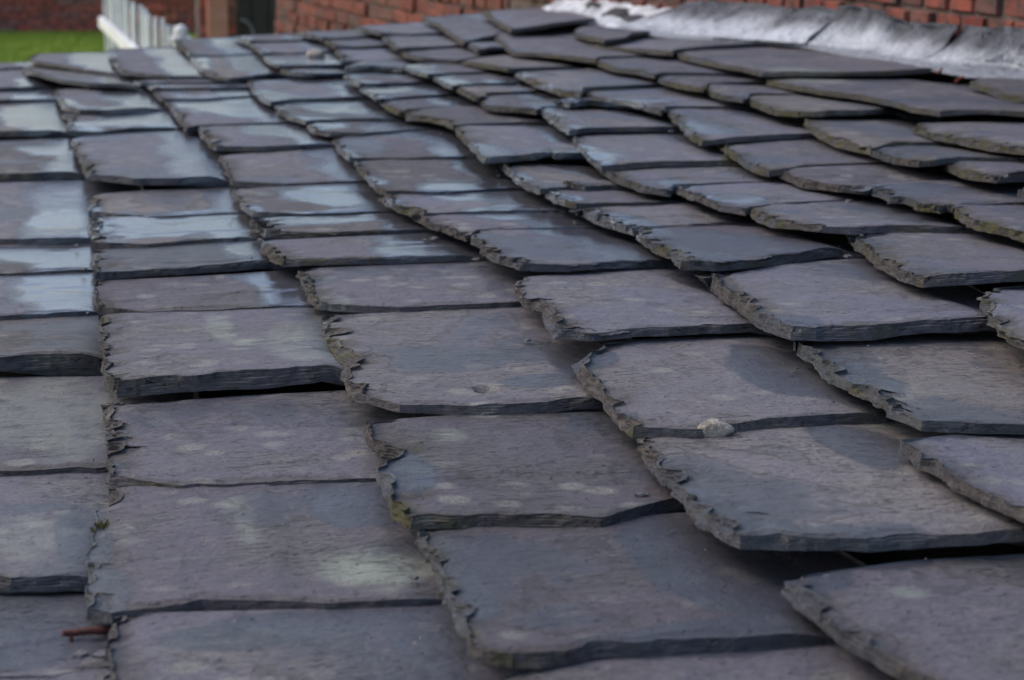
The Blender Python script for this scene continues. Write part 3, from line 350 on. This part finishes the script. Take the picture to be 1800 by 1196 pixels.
    for L in range(K+1):
        fr = L/K
        ins = bevel*(fr**pw) + jit*(.9*cells(arc*(52+17*L), 10+L)+.35*noise(arc*210, L*5.3+idx, 0, 22)+.4)*(1 if 0 < L < K else .6) + (0 if L else .0015)*np.isin(side, (0, 1))
        if L: ins = np.maximum(ins, loops[-1][0]+.0003)
        loops.append((ins, fr))
    seq = []
    for L in range(K):
        seq.append((loops[L][0], loops[L][1])); 
        seq.append((loops[L][0]*.85+loops[L+1][0]*.15, loops[L+1][1]-.04/K))
    seq.append((loops[K][0], 1.0))
    V = []; F = []; mats = []
    tvar = 1+.30*fbm(arc*9, idx*4.3, 0, 17, 3)*np.isin(side, (0, 1))-.10
    edge = []
    for ins, fr in seq:
        p = B+nrm*ins[:, None]
        zb = zt_b-T*tvar*(1-fr)
        V.append(np.c_[p, zb]); edge.append(np.choose(side, [1.0, .55, 0, 0]))
    nl = len(seq)
    for L in range(nl-1):
        a, b = L*N, (L+1)*N
        for i in range(N):
            j = (i+1) % N
            F.append((a+i, b+i, b+j, a+j))
    nwall = len(F)
    top = V[-1]
    # coons patch inside the top loop
    tT = np.r_[top[:nt], top[nt:nt+1]][:, :2]; tN = np.r_[top[nt:nt+ns], top[nt+ns:nt+ns+1]][:, :2]
    tH = np.r_[top[nt+ns:2*nt+ns], top[2*nt+ns:2*nt+ns+1]][:, :2][::-1]; tF = np.r_[top[2*nt+ns:], top[:1]][:, :2][::-1]
    Sg, Tg = np.meshgrid(s_, t_)
    G = ((1-Tg)[..., None]*tF[None] + Tg[..., None]*tN[None] + (1-Sg)[..., None]*tT[:, None] + Sg[..., None]*tH[:, None]
         - ((1-Sg)*(1-Tg))[..., None]*tF[0] - (Sg*(1-Tg))[..., None]*tF[-1] - ((1-Sg)*Tg)[..., None]*tN[0] - (Sg*Tg)[..., None]*tN[-1])
    gu, gv = G[..., 0], G[..., 1]
    z = ztop(gu, gv, Tg)
    Ls = np.linalg.norm(tN[-1]-tN[0]); Lt = np.linalg.norm(tT[-1]-tT[0])
    dt = Sg*Ls; dn = (1-Tg)*Lt
    # spalled flakes near broken edges: thin steps along the cleavage
    n1 = fbm(gu*26, gv*34, idx*2.2, 31, 3); n2 = fbm(gu*60, gv*60, idx*2.2, 41, 2)
    ft = sstep(.028, .0, dt + n1*.022 + n2*.006)
    fn = sstep(.016, .0, dn + n1*.016 + n2*.004)
    z = z - .0018*np.floor(ft*2.99)/2 - .0012*np.floor(fn*1.99)
    # very slight cup and small chips
    z = z - .0010*sstep(.25, .6, fbm(gu*14, gv*20, idx, 51, 3))
    if rng.uniform() < .6:
        vl = tN[:, 1].mean()+rng.uniform(.12, .42)*Lt+.014*fbm(gu*14, idx*3.3, 0, 55, 3)+rng.uniform(-.12, .12)*(gu-u0)
        z = z - rng.uniform(.0007, .0015)*sstep(.002, -.002, gv-vl)*sstep(-.35, .1, fbm(gu*9, idx*1.7, 0, 56, 2)+rng.uniform(-.1, .3))
    if key == 'B2':
        uc = np.interp(gv, [1.0, 1.08, 1.11, 1.15, 1.25], [.110, .125, .119, .125, .128])+.002*noise(gv*140, 0, 0, 3)
        z = z + .0013*sstep(.002, -.002, gu-uc)
    if key == 'C4':
        hu, hv = 0.3210, 1.2900
        dd = np.hypot((gu-hu)/.0085, (gv-hv)/.012)
        z = z - .011*sstep(1.15, .8, dd)
    inner = np.c_[gu[1:-1, 1:-1].ravel(), gv[1:-1, 1:-1].ravel(), z[1:-1, 1:-1].ravel()]
    base = nl*N
    gid = np.zeros((nt+1, ns+1), int)
    gid[1:-1, 1:-1] = base+np.arange((nt-1)*(ns-1)).reshape(nt-1, ns-1)
    lt = (nl-1)*N
    gid[:-1, 0] = lt+np.arange(nt); gid[-1, :-1] = lt+nt+np.arange(ns)
    gid[1:, -1] = (lt+nt+ns+np.arange(nt))[::-1]; gid[0, 1:] = (lt+2*nt+ns+np.arange(ns))[::-1]
    V.append(inner)
    q = np.stack([gid[:-1, :-1], gid[1:, :-1], gid[1:, 1:], gid[:-1, 1:]], -1).reshape(-1, 4)
    F += [tuple(map(int, r)) for r in q]
    F.append(tuple(range(N)))                      # underside
    V = np.concatenate(V)
    eg = np.r_[np.concatenate(edge), np.maximum(ft, fn*.7)[1:-1, 1:-1].ravel()*.8]
    u, v = V[:, 0], V[:, 1]
    wet = patches(u, v, WETP, 71)
    # damp at the head, under the tail above
    hd = np.r_[np.zeros(nl*N), Sg[1:-1, 1:-1].ravel()]
    headu = u0+e
    wz = u0 < .62 and 1.75 < dist < 4.6
    hw, hs = (rng.uniform(.05, .12), rng.uniform(.6, 1.2)) if wz else (.035, .44)
    wet = np.maximum(wet, hs*sstep(headu-hw, headu-hw*.45, u+.03*fbm(u*22, v*14, idx, 61, 3)))
    tw = rng.uniform(0, 1)
    tl = sstep(.03, .0, u-u0-.01*fbm(u*60, v*60, idx, 62, 2))*(tw if u0 < .85 and tw > .35 else 0)
    wet = np.maximum(wet, .8*tl*sstep(-.2, .3, fbm(u*30, v*30, idx, 63, 2)))
    wet *= .55+.45*sstep(1.5, 1.95, v)
    pale = patches(u, v, PALEP, 81)
    moss = eg*sstep(-.15, .5, fbm(u*12, v*9, idx, 91, 2) + (.25 if dist > 1.8 else 0) + (.15 if u0 > .6 else -.1))
    cpos = np.array([cen[0], cen[1], float(np.mean(zt_b))])
    me = mesh_from('slate', V-cpos, F)
    sm = np.ones(len(F), bool); sm[:nwall] = False; sm[-1] = False
    me.polygons.foreach_set('use_smooth', sm)
    attr(me, 'wet', wet); attr(me, 'edge', eg); attr(me, 'pale', pale); attr(me, 'moss', moss)
    o = link('slate', me, M_SLATE, roof)
    o.location = cpos
    return o
for i_, rec in enumerate(DATA):
    build_slate(i_, rec)

def box(bm, lo, hi):
    vs = [bm.verts.new((x, y, z)) for z in (lo[2], hi[2]) for y in (lo[1], hi[1]) for x in (lo[0], hi[0])]
    for f in ((0, 2, 3, 1), (4, 5, 7, 6), (0, 1, 5, 4), (2, 6, 7, 3), (0, 4, 6, 2), (1, 3, 7, 5)):
        bm.faces.new([vs[i] for i in f])
def bm_mesh(name, bm, smooth=False):
    me = bpy.data.meshes.new(name); bm.normal_update(); bm.to_mesh(me); bm.free()
    if smooth: me.polygons.foreach_set('use_smooth', [True]*len(me.polygons))
    return me
# boarding under the slates (seen only as the dark of the gaps) and the shed walls under it
WU0, WV0, WS = 1.735, 2.70, -.117                 # foot of the house wall: u = WU0 + WS*(v-WV0)
wall_u = lambda v: WU0+WS*(v-WV0)
pts = [(-.30, .45), (wall_u(.45)-.06, .45), (wall_u(4.9)-.06, 4.87), (1.2, 4.85), (.8, 4.72), (.3, 4.66), (-.02, 4.6), (-.12, 4.42), (-.30, 4.40)]
V = [(x, y, -.016) for x, y in pts]+[(x, y, -.045) for x, y in pts]; n = len(pts)
F = [tuple(range(n)), tuple(range(2*n-1, n-1, -1))]+[(i, i+n, (i+1) % n+n, (i+1) % n) for i in range(n)]
link('roof_deck', mesh_from('roof_deck', V, F), M_DECK, roof)

bm = bmesh.new()
box(bm, (-.18, .62, -1.25), (-.05, 4.3, -.05)); box(bm, (-.049, 4.2, -1.25), (1.40, 4.33, -.05)); box(bm, (-.049, .62, -1.25), (1.40, .75, -.05))
link('shed_wall', bm_mesh('shed_wall', bm), M_MORTAR, roof)
# ------------------------------------------------------------------ lead flashing against the house wall
def lead_material():
    t = NT('weathered_lead'); tc = t.n('ShaderNodeTexCoord'); P = tc.outputs['Object']
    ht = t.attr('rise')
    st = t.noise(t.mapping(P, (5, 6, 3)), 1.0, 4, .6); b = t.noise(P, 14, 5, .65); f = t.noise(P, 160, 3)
    col = t.mix(t.mapr(b, .35, .65), (0.022, 0.024, 0.031), (0.075, 0.08, 0.096))
    # white streaks mixed into the lead colour, heaviest along the fold; plain grey apron below
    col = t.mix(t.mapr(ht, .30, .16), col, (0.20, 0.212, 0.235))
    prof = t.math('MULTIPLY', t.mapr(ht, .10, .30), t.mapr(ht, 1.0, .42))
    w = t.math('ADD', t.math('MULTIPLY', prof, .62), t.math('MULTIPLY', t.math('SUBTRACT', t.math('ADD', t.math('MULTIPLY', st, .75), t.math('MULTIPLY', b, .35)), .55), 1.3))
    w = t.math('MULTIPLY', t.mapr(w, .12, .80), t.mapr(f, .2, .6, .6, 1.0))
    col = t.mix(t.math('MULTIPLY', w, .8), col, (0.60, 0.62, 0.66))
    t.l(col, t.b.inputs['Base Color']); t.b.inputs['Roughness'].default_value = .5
    t.b.inputs['Specular IOR Level'].default_value = .4
    t.l(t.bump(t.math('ADD', t.math('MULTIPLY', t.noise(P, 30, 4, .6), 1.6), t.math('ADD', b, t.math('MULTIPLY', f, .2))), .014), t.b.inputs['Normal'])
    return t.m
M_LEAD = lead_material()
FOLD = [(2.2, 1.735), (2.70, 1.696), (2.78, 1.676), (2.85, 1.642), (2.94, 1.624), (3.22, 1.615), (3.40, 1.536), (3.72, 1.441), (3.95, 1.418), (4.30, 1.415)]
BOT = [(2.2, 1.70), (2.64, 1.659), (2.73, 1.596), (2.97, 1.590), (3.31, 1.570), (3.44, 1.535), (3.74, 1.420), (3.84, 1.395), (4.30, 1.39)]
def flash(v0, v1, seed):
    nv, nc = max(12, int((v1-v0)/.010)), 26
    V, F, R = [], [], []
    for i in range(nv+1):
        v = v0+(v1-v0)*i/nv
        uf = np.interp(v, *zip(*FOLD)); ub = np.interp(v, *zip(*BOT)); uw = wall_u(v)-.006
        uf = min(uf, uw-.03)
        top = FTOP(v)
        for k in range(nc+1):
            q = k/nc
            if q < .3:
                a = q/.3; u = ub+(uf-ub)*a; z = .010+.012*a
            else:
                a = (q-.3)/.7; u = uf+(uw-uf)*min(1, a*1.1)**.9; z = .022+(top-.022)*a**1.25
            d = (fbm(v*9, q*1.6, seed, 3, 3)*.016+.022*(.45-abs(float(noise(v*11.3, q*1.2, seed, 13))))+.009*float(noise(v*27, q*2.2, seed, 14)))*sstep(.12, .45, q) + fbm(v*30, q*5, seed, 5, 2)*.003*sstep(.05, .3, q)
            u = min(u-d-.006*sstep(.3, .6, q), wall_u(v)-.004); 
            if q > .3: z += .006*fbm(v*14, 3.0, seed, 6, 2)*q
            V.append((u, v, z)); R.append(q)
    for i in range(nv):
        for k in range(nc):
            a = i*(nc+1)+k; F.append((a, a+1, a+nc+2, a+nc+1))
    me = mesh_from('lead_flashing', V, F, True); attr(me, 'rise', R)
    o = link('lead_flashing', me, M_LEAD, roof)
    s = o.modifiers.new('thickness', 'SOLIDIFY'); s.thickness = .003; s.offset = -1
    return o
def FTOP(v): return float(np.interp(v, [2.2, 2.76, 2.89, 3.0, 3.10, 3.18, 3.30, 3.48, 3.7, 3.89, 4.06, 4.2], [.085, .084, .081, .073, .074, .089, .091, .078, .078, .075, .058, .039]))
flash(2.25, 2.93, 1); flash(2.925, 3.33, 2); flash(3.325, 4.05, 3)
# whitewashed mortar fillet carrying on beyond the lead
nv, nc = 60, 14; V, F = [], []
for i in range(nv+1):
    v = 3.93+.85*i/nv; uw = wall_u(v)+.01
    ub = np.interp(v, [3.93, 4.1, 4.4, 4.75], [1.40, 1.385, 1.40, 1.42])
    for k in range(nc+1):
        q = k/nc
        z = .012+.03*q**1.5+.012*float(fbm(v*26, q*6, 4, 8, 3))
        V.append((ub+(uw-ub)*q+.008*float(fbm(v*30, q*4, 9, 8, 2)), v, z if k else -.004))
for i in range(nv):
    for k in range(nc):
        a = i*(nc+1)+k; F.append((a, a+1, a+nc+2, a+nc+1))
link('mortar_fillet', mesh_from('mortar_fillet', V, F, True), M_RENDER, roof)

# ------------------------------------------------------------------ lumps, stones, moss, twigs
def lump(name, size, mat, seed, sub=3, rough=.25, parent=None, loc=(0, 0, 0), cut=None):
    bm = bmesh.new(); bmesh.ops.create_icosphere(bm, subdivisions=sub, radius=1)
    co = np.array([v.co[:] for v in bm.verts])
    k = 1+rough*fbm(co[:, 0]*1.6, co[:, 1]*1.6, co[:, 2]*1.6+seed, seed, 3)
    co = co*k[:, None]
    # broken facets
    r = np.random.RandomState(seed)
    for _ in range(6):
        nn = r.normal(size=3); nn /= np.linalg.norm(nn); d = r.uniform(.55, .85)
        ex = np.maximum(co@nn-d, 0); co -= ex[:, None]*nn*.85
    co *= np.array(size)
    for v, c in zip(bm.verts, co): v.co = c
    o = link(name, bm_mesh(name, bm, True), mat, parent); o.location = loc
    return o

# ------------------------------------------------------------------ masonry
def brick_mesh(name, size, seed):
    bm = bmesh.new(); box(bm, (-size[0]/2, -size[1]/2, -size[2]/2), (size[0]/2, size[1]/2, size[2]/2))
    bmesh.ops.bevel(bm, geom=list(bm.edges), offset=.005, segments=1, affect='EDGES')
    r = random.Random(seed)
    for v in bm.verts: v.co += Vector((r.uniform(-.003, .003), r.uniform(-.003, .003), r.uniform(-.002, .002)))
    return bm_mesh(name, bm)
STR = [brick_mesh('brick', (.218, .10, .066), i) for i in range(4)]
HDR = [brick_mesh('brick', (.104, .10, .066), 20+i) for i in range(4)]
for me in STR+HDR: me.materials.append(M_BRICK)
STR2 = [me.copy() for me in STR]; HDR2 = [me.copy() for me in HDR]
for me in STR2+HDR2: me.name = 'brick'; me.materials.clear(); me.materials.append(M_BRICK2)
def brick_wall(parent, p0, ang, length, z0, ncourse, far_courses, seed, course=.076, skip=None, pale=False, k=1.0, allhdr=False):
    """bricks on a wall face starting at p0 running along ang; the face looks to the left of the run"""
    r = random.Random(seed); cs, sn = math.cos(ang), math.sin(ang)
    far = bmesh.new()
    for c in range(ncourse+far_courses):
        hdr = (c % 4 == 2) or allhdr
        L = (.114 if hdr else .228)*k
        x = -((.057*(c % 2) if allhdr else .057) if hdr else (.114 if c % 2 else 0))*k
        while x < length-.03:
            a, b = max(x, 0), min(x+L, length)
            if b-a > .03:
                mx = (a+b)/2; w = b-a-.010*k
                zc = z0+course*(c+.5)
                if skip is None or not skip(mx, zc):
                    me = r.choice((HDR2 if pale else HDR) if hdr else (STR2 if pale else STR)); full = .104 if hdr else .218
                    pr = r.uniform(-.007, .006)
                    loc = Vector((p0[0]+cs*mx-sn*pr, p0[1]+sn*mx+cs*pr, zc))
                    if c < ncourse:
                        o = bpy.data.objects.new('brick', me); COL.objects.link(o); o.parent = parent
                        o.location = loc-parent.location; o.rotation_euler = (r.uniform(-.01, .01), r.uniform(-.012, .012), ang+r.uniform(-.03, .03)); o.scale = (w/full, 1, k)
                    else:
                        M = Matrix.Translation(loc-parent.location) @ Matrix.Rotation(ang, 4, 'Z') @ Matrix.Diagonal((w/full, 1, 1, 1))
                        s0 = len(far.verts)
                        box(far, (-full/2, -.05, -.033), (full/2, .05, .033)); far.verts.ensure_lookup_table()
                        for v in far.verts[s0:]: v.co = M @ v.co
            x += L
    if far_courses:
        o = link('brickwork', bm_mesh('brickwork', far), M_BRICK2 if pale else M_BRICK, parent); tag(o, kind='stuff')
    else: far.free()
def slab(name, p0, ang, length, z0, z1, depth, mat, parent, inset=.046):
    """mortar body behind the bricks"""
    cs, sn = math.cos(ang), math.sin(ang)
    bm = bmesh.new(); box(bm, (0, -depth-0.0, z0), (length, 0, z1))
    M = Matrix.Translation(Vector((p0[0]-parent.location[0], p0[1]-parent.location[1], 0))) @ Matrix.Rotation(ang, 4, 'Z') @ Matrix.Translation((0, inset, 0))
    bm.transform(M)
    return link(name, bm_mesh(name, bm), mat, parent)
GROUND = -1.2
# brick wall up the slope: runs away from the camera, face looking towards -X, stepping down beyond the roof
ang = math.atan2(1, WS)
def wpt(v): return (rw(wall_u(v), v, .05).x, v)
house = empty('brick_wall', (wpt(2.2)[0], 2.2, GROUND))
tag(house, 'sooty red brick wall along the top of the slate roof behind the lead flashing', 'wall')
off = Vector((math.sin(ang), -math.cos(ang), 0))*.05
for v0, v1, zb, nc_, hd, sd in ((2.2, 5.2, .125, 4, True, 3), (5.2, 8.0, -.245, 7, False, 4)):
    p0 = wpt(v0); Lw = (v1-v0)/math.sin(ang)
    brick_wall(house, (p0[0]+off.x, p0[1]+off.y), ang, Lw, zb, nc_, 0, sd, course=.053, k=.7, allhdr=hd)
    slab('wall', (p0[0]+off.x, p0[1]+off.y), ang, Lw, 0, zb+.053*nc_+.004-GROUND, .30, M_MORTAR, house, inset=.041)

# ------------------------------------------------------------------ things beyond the roof
def wall_thing(name, label, cat, x0, x1, y, z0, z1, depth, course_lo, n_ind, seed, far=0, pale=False):
    w = empty(name, (x0, y, GROUND)); tag(w, label, cat)
    # face looks towards -Y: run from x1 to x0
    brick_wall(w, (x1, y+.05), math.pi, x1-x0, course_lo, n_ind, far, seed, pale=pale)
    bm = bmesh.new(); box(bm, (0, .009, z0-GROUND), (x1-x0, depth, z1-GROUND)); link('wall', bm_mesh('wall', bm), M_MORTAR, w)
    return w
# small yard building behind the fence, its pier and its doorway
wall_thing('yard_wall', 'dark red brick wall behind the white picket fence left of the brick pier', 'wall', .60, 1.12, 12.5, GROUND, .12, .22, -.95, 14, 5, pale=True)
pier = wall_thing('brick_pier', 'orange brick pier with a grey brown panel beside the dark doorway', 'pier', 1.01, 1.235, 10.5, GROUND, .12, .22, -.80, 12, 6, pale=True)
bm = bmesh.new(); box(bm, (.045, -.058, .35), (.165, -.0, 1.32)); bmesh.ops.bevel(bm, geom=list(bm.edges), offset=.004, segments=1, affect='EDGES')
link('panel', bm_mesh('panel', bm), M_PIERBAND, pier)
door = empty('door', (1.27, 10.9, GROUND)); tag(door, 'dark brown boarded door with a curved grey iron handle between pier and house', 'door')
for i in range(5):
    bm = bmesh.new(); box(bm, (.105*i+.002, 0, .05), (.105*i+.101, .03, 1.9)); bmesh.ops.bevel(bm, geom=list(bm.edges), offset=.003, segments=1, affect='EDGES')
    link('board', bm_mesh('board', bm), M_DOOR, door)
bm = bmesh.new()
prev = None
for i in range(15):
    a = math.pi*.5*i/14
    c = Vector((.03+.085*math.sin(a), -.03, .73+.12*math.cos(a)-.0)) if i else Vector((.03, -.03, .85))
    ring = []
    for k in range(8):
        b = 2*math.pi*k/8; ring.append(bm.verts.new(c+Vector((math.sin(a)*.009*math.cos(b), .009*math.sin(b), math.cos(a)*.009*math.cos(b)))))
    if prev:
        for k in range(8): bm.faces.new((prev[k], prev[(k+1) % 8], ring[(k+1) % 8], ring[k]))
    prev = ring
h_ = link('handle', bm_mesh('handle', bm, True), M_IRON, door)
wall_thing('garden_wall', 'long weathered red brick wall at the far side of the lawn', 'wall', -3.2, 2.2, 20.75, GROUND, .40, .25, -1.2, 12, 8, far=9, pale=True)

bm = bmesh.new(); box(bm, (-.02, .031, 0), (.55, .06, 1.9)); link('backing', bm_mesh('backing', bm), M_DOOR, door)
# lawn and ground
g = mesh_from('ground', [(-60, -30, GROUND-.02), (60, -30, GROUND-.02), (60, 120, GROUND-.02), (-60, 120, GROUND-.02)], [(0, 1, 2, 3)])
tag(link('ground', g, M_SOIL), kind='structure')
bm = bmesh.new(); r = random.Random(4)
for i in range(26000):
    x, y = r.uniform(-2.0, 1.35), r.uniform(15.0, 20.85)
    hgt = r.uniform(.03, .065); a = r.uniform(0, 6.28); w = .006; lean = Vector((r.uniform(-.03, .03), r.uniform(-.03, .03), hgt))
    b = Vector((x, y, GROUND-.02)); t = Vector((math.cos(a)*w, math.sin(a)*w, 0))
    bm.faces.new((bm.verts.new(b-t), bm.verts.new(b+t), bm.verts.new(b+lean)))
gr = link('lawn', bm_mesh('lawn', bm), M_GRASS); tag(gr, 'mown green lawn between the slate roof and the far brick wall', 'grass', kind='stuff')

# white picket fence stepping towards the roof
fence = empty('picket_fence', (.678, 8.0, GROUND)); tag(fence, 'white painted picket fence running back across the edge of the lawn', 'fence')
A_, B_ = Vector((.678, 8.0, 0)), Vector((.545, 12.3, 0)); dvec = (B_-A_).normalized(); fang = math.atan2(dvec.y, dvec.x); FL = (B_-A_).length
TOPZ = -.20
def picket_mesh(w, th, hgt):
    pts = [(-w/2, 0), (w/2, 0), (w/2, hgt-.05), (w*.18, hgt), (-w*.18, hgt), (-w/2, hgt-.05)]
    V = [(x, -th/2, z) for x, z in pts]+[(x, th/2, z) for x, z in pts]; n = len(pts)
    F = [tuple(range(n)), tuple(range(2*n-1, n-1, -1))]+[(i, (i+1) % n, (i+1) % n+n, i+n)[::-1] for i in range(n)]
    return mesh_from('picket', V, F)
pm = picket_mesh(.055, .016, TOPZ-GROUND-.03); pm.materials.append(M_WHITE)
k = 0; s = .30
while s < FL:
    o = bpy.data.objects.new('picket', pm); COL.objects.link(o); o.parent = fence
    p = A_+dvec*s-fence.location
    rr = random.Random(k); o.location = (p.x, p.y, .03+rr.uniform(-.012, .008)); o.rotation_euler = (rr.uniform(-.01, .01), rr.uniform(-.012, .012), fang+rr.uniform(-.04, .04))
    s += .26; k += 1
for zz in (.22, .70):
    bm = bmesh.new(); box(bm, (0, .013, zz), (FL, .045, zz+.07)); bm.transform(Matrix.Translation(A_-fence.location-Vector((0, 0, A_.z-fence.location.z))) @ Matrix.Rotation(fang, 4, 'Z'))
    link('rail', bm_mesh('rail', bm), M_WHITE, fence)
bm = bmesh.new(); H = .955
box(bm, (-.032, -.032, 0), (.032, .032, H)); box(bm, (-.045, -.045, H+.001), (.045, .045, H+.022))
bmesh.ops.create_icosphere(bm, subdivisions=2, radius=.032, matrix=Matrix.Translation((0, 0, H+.048)))
link('post', bm_mesh('post', bm), M_WHITE, fence)

# ------------------------------------------------------------------ small loose things
def on_roof(o, u, v, z): o.location = rw(u, v, z)
o = lump('pebble', (.0125, .010, .0095), M_PALE, 5, 4, .3); on_roof(o, *(0.4470, 1.1079, 0.0170)); tag(o, 'pale broken pebble lodged against a slate edge in the right foreground', 'pebble')
o = lump('pebble', (.023, .018, .014), M_PALE, 9, 3, .3); on_roof(o, *(0.6322, 3.9796, 0.0140)); tag(o, 'small cream pebble lying far up the slates near the brick wall end', 'pebble')
def tube(bm, P, r0, r1, n=8):
    prev = None
    for i, p in enumerate(P):
        p = Vector(p); t = (Vector(P[min(i+1, len(P)-1)])-Vector(P[max(i-1, 0)])).normalized()
        a = t.orthogonal().normalized(); b = t.cross(a); rr = r0+(r1-r0)*i/(len(P)-1)
        ring = [bm.verts.new(p+(a*math.cos(2*math.pi*k/n)+b*math.sin(2*math.pi*k/n))*rr) for k in range(n)]
        if prev:
            for k in range(n): bm.faces.new((prev[k], prev[(k+1) % n], ring[(k+1) % n], ring[k]))
        else: bm.faces.new(ring[::-1])
        prev = ring
    bm.faces.new(prev)
bm = bmesh.new(); tube(bm, [(-.017, 0, .001), (-.01, .0015, 0), (-.002, 0, .001), (.006, .001, .0), (.013, 0, 0)], .0022, .0026)
tube(bm, [(-.0125, .0, 0), (-.012, -.002, -.004), (-.0115, -.003, -.0085)], .0013, .001)
o = link('twig', bm_mesh('twig', bm, True), M_TWIG); on_roof(o, *(-0.0089, 0.9625, 0.0040)); tag(o, 'red brown twig sticking out from under the bottom left slate', 'twig')
def leaf(loc, size, seed, label):
    bm = bmesh.new(); r = random.Random(seed); vs = []
    for i in range(7):
        for j in range(3):
            x = (i/6-.5)*2; w = .5*(1-abs(x)**1.6)
            vs.append(bm.verts.new((x*size, (j-1)*w*size, size*(.35*abs(j-1)+.25*math.sin(x*2+seed)+r.uniform(-.05, .05)))))
    for i in range(6):
        for j in range(2): bm.faces.new((vs[i*3+j], vs[i*3+j+1], vs[i*3+j+4], vs[i*3+j+3]))
    o = link('dead_leaf', bm_mesh('dead_leaf', bm, True), M_LEAF); on_roof(o, *loc); o.rotation_euler = (r.uniform(-.4, .4), r.uniform(-.4, .4), r.uniform(0, 3))
    s = o.modifiers.new('thickness', 'SOLIDIFY'); s.thickness = .0012
    tag(o, label, 'leaf', 'dead leaves on the roof')
leaf((1.5702, 2.7770, 0.0120), .017, 2, 'curled red leaf at the corner of the slate under the lead flashing')
leaf((1.5527, 2.6751, 0.0120), .014, 3, 'dark red leaf scrap right of the curled leaf by the flashing')
leaf((1.5142, 3.6068, 0.0200), .016, 4, 'brown leaf lying on the white streaked lead flashing')
leaf((1.1185, 3.0551, 0.0060), .011, 5, 'pinkish leaf scrap wedged under a slate tail left of the flashing')
def moss(loc, size, n, seed, label):
    bm = bmesh.new(); r = random.Random(seed)
    for i in range(n):
        d = Vector((r.gauss(0, .45)*size[0], r.gauss(0, .45)*size[1], abs(r.gauss(0, .4))*size[2]))
        a = r.uniform(0, 6.28); w = r.uniform(.0008, .0016); t = Vector((math.cos(a)*w, math.sin(a)*w, r.uniform(-w, w)))
        up_ = Vector((r.uniform(-.6, .6), r.uniform(-.6, .6), 1)).normalized()*r.uniform(.002, .0042)
        bm.faces.new((bm.verts.new(d-t), bm.verts.new(d+t), bm.verts.new(d+t*.4+up_), bm.verts.new(d-t*.4+up_)))
    o = link('moss_tuft', bm_mesh('moss_tuft', bm), M_MOSS); on_roof(o, *loc); tag(o, label, 'moss', kind='stuff')
moss((0.0048, 1.1089, 0.0100), (.005, .010, .005), 70, 1, 'yellow green moss growing on the broken left edge of a front slate')
moss((0.9192, 2.1861, 0.0040), (.016, .02, .010), 420, 2, 'green moss growing in a joint between slates right of centre')
moss((1.1140, 2.2390, 0.0040), (.035, .02, .008), 520, 3, 'green moss under a slate tail at the right edge of the roof')
# dark broken stones and a curl of lead lying at the end of the flashing
for (u, v, z, sx, sy, sz, sd, lab) in [(1.481, 4.286, 0.024, 0.045, 0.08, 0.014, 3, 'flat dark stone on the mortar fillet at the foot of the brick wall'), (1.462, 4.062, 0.024, 0.05, 0.06, 0.012, 4, 'low rounded dark stone just in front of the lead flashing end'), (1.603, 4.193, 0.024, 0.03, 0.1, 0.02, 5, 'dark humped fragment leaning at the end of the lead flashing'), (1.49, 4.5, 0.024, 0.025, 0.05, 0.02, 6, 'small grey stone farthest along the mortar fillet')]:
    o = lump('stone_fragment', (sx, sy, sz), M_PURPLESTONE, sd, 3, .35); on_roof(o, u, v, z); tag(o, lab, 'stone', 'broken stones along the foot of the wall')

# grit and brick crumbs scattered over the slates
bm = bmesh.new(); r = random.Random(77)
for i in range(70):
    v = .85+2.6*r.random()**1.5; u = r.uniform(-.02, .08)+r.random()*v*.62
    k = r.uniform(.0004, .0010)
    s0 = len(bm.verts)
    bmesh.ops.create_icosphere(bm, subdivisions=1, radius=k, matrix=Matrix.Translation(rw(u, v, .0125)) @ Matrix.Diagonal((r.uniform(.7, 1.5), r.uniform(.7, 1.5), .7, 1)))
tag(link('grit', bm_mesh('grit', bm), M_PALE), 'tiny pale grit scattered over the slates', 'grit', kind='stuff')


# splinters of slate shed from the broken edges, lying in the laps
M_CHIP = simple('slate_splinter', (0.05, 0.047, 0.05), (0.12, 0.11, 0.115), 90, .6, .001)
bm = bmesh.new(); r = random.Random(19)
for rec in DATA:
    T_ = resample(np.array(rec[0])*1e-3, 30)
    for q in range(r.choice((0, 1, 1, 2, 3))):
        i = r.randrange(30); c = rw(T_[i, 0]-r.uniform(.002, .016), T_[i, 1], .0075)
        n = r.choice((4, 5)); a0 = r.uniform(0, 6.28); L = r.uniform(.0018, .0055); th = L*r.uniform(.2, .5)
        ring = [Vector((math.cos(a0+6.283*k/n)*L*r.uniform(.5, 1.2), math.sin(a0+6.283*k/n)*L*r.uniform(.6, 1.6), 0)) for k in range(n)]
        tl = Vector((r.uniform(-.3, .3)*L, r.uniform(-.3, .3)*L, th))
        lo = [bm.verts.new(c+p) for p in ring]; hi = [bm.verts.new(c+p*.85+tl) for p in ring]
        bm.faces.new(hi)
        for k in range(n): bm.faces.new((lo[k], lo[(k+1) % n], hi[(k+1) % n], hi[k]))
tag(link('slate_splinters', bm_mesh('slate_splinters', bm), M_CHIP), 'dark slate splinters lying below the broken slate tails', 'slate chips', kind='stuff')
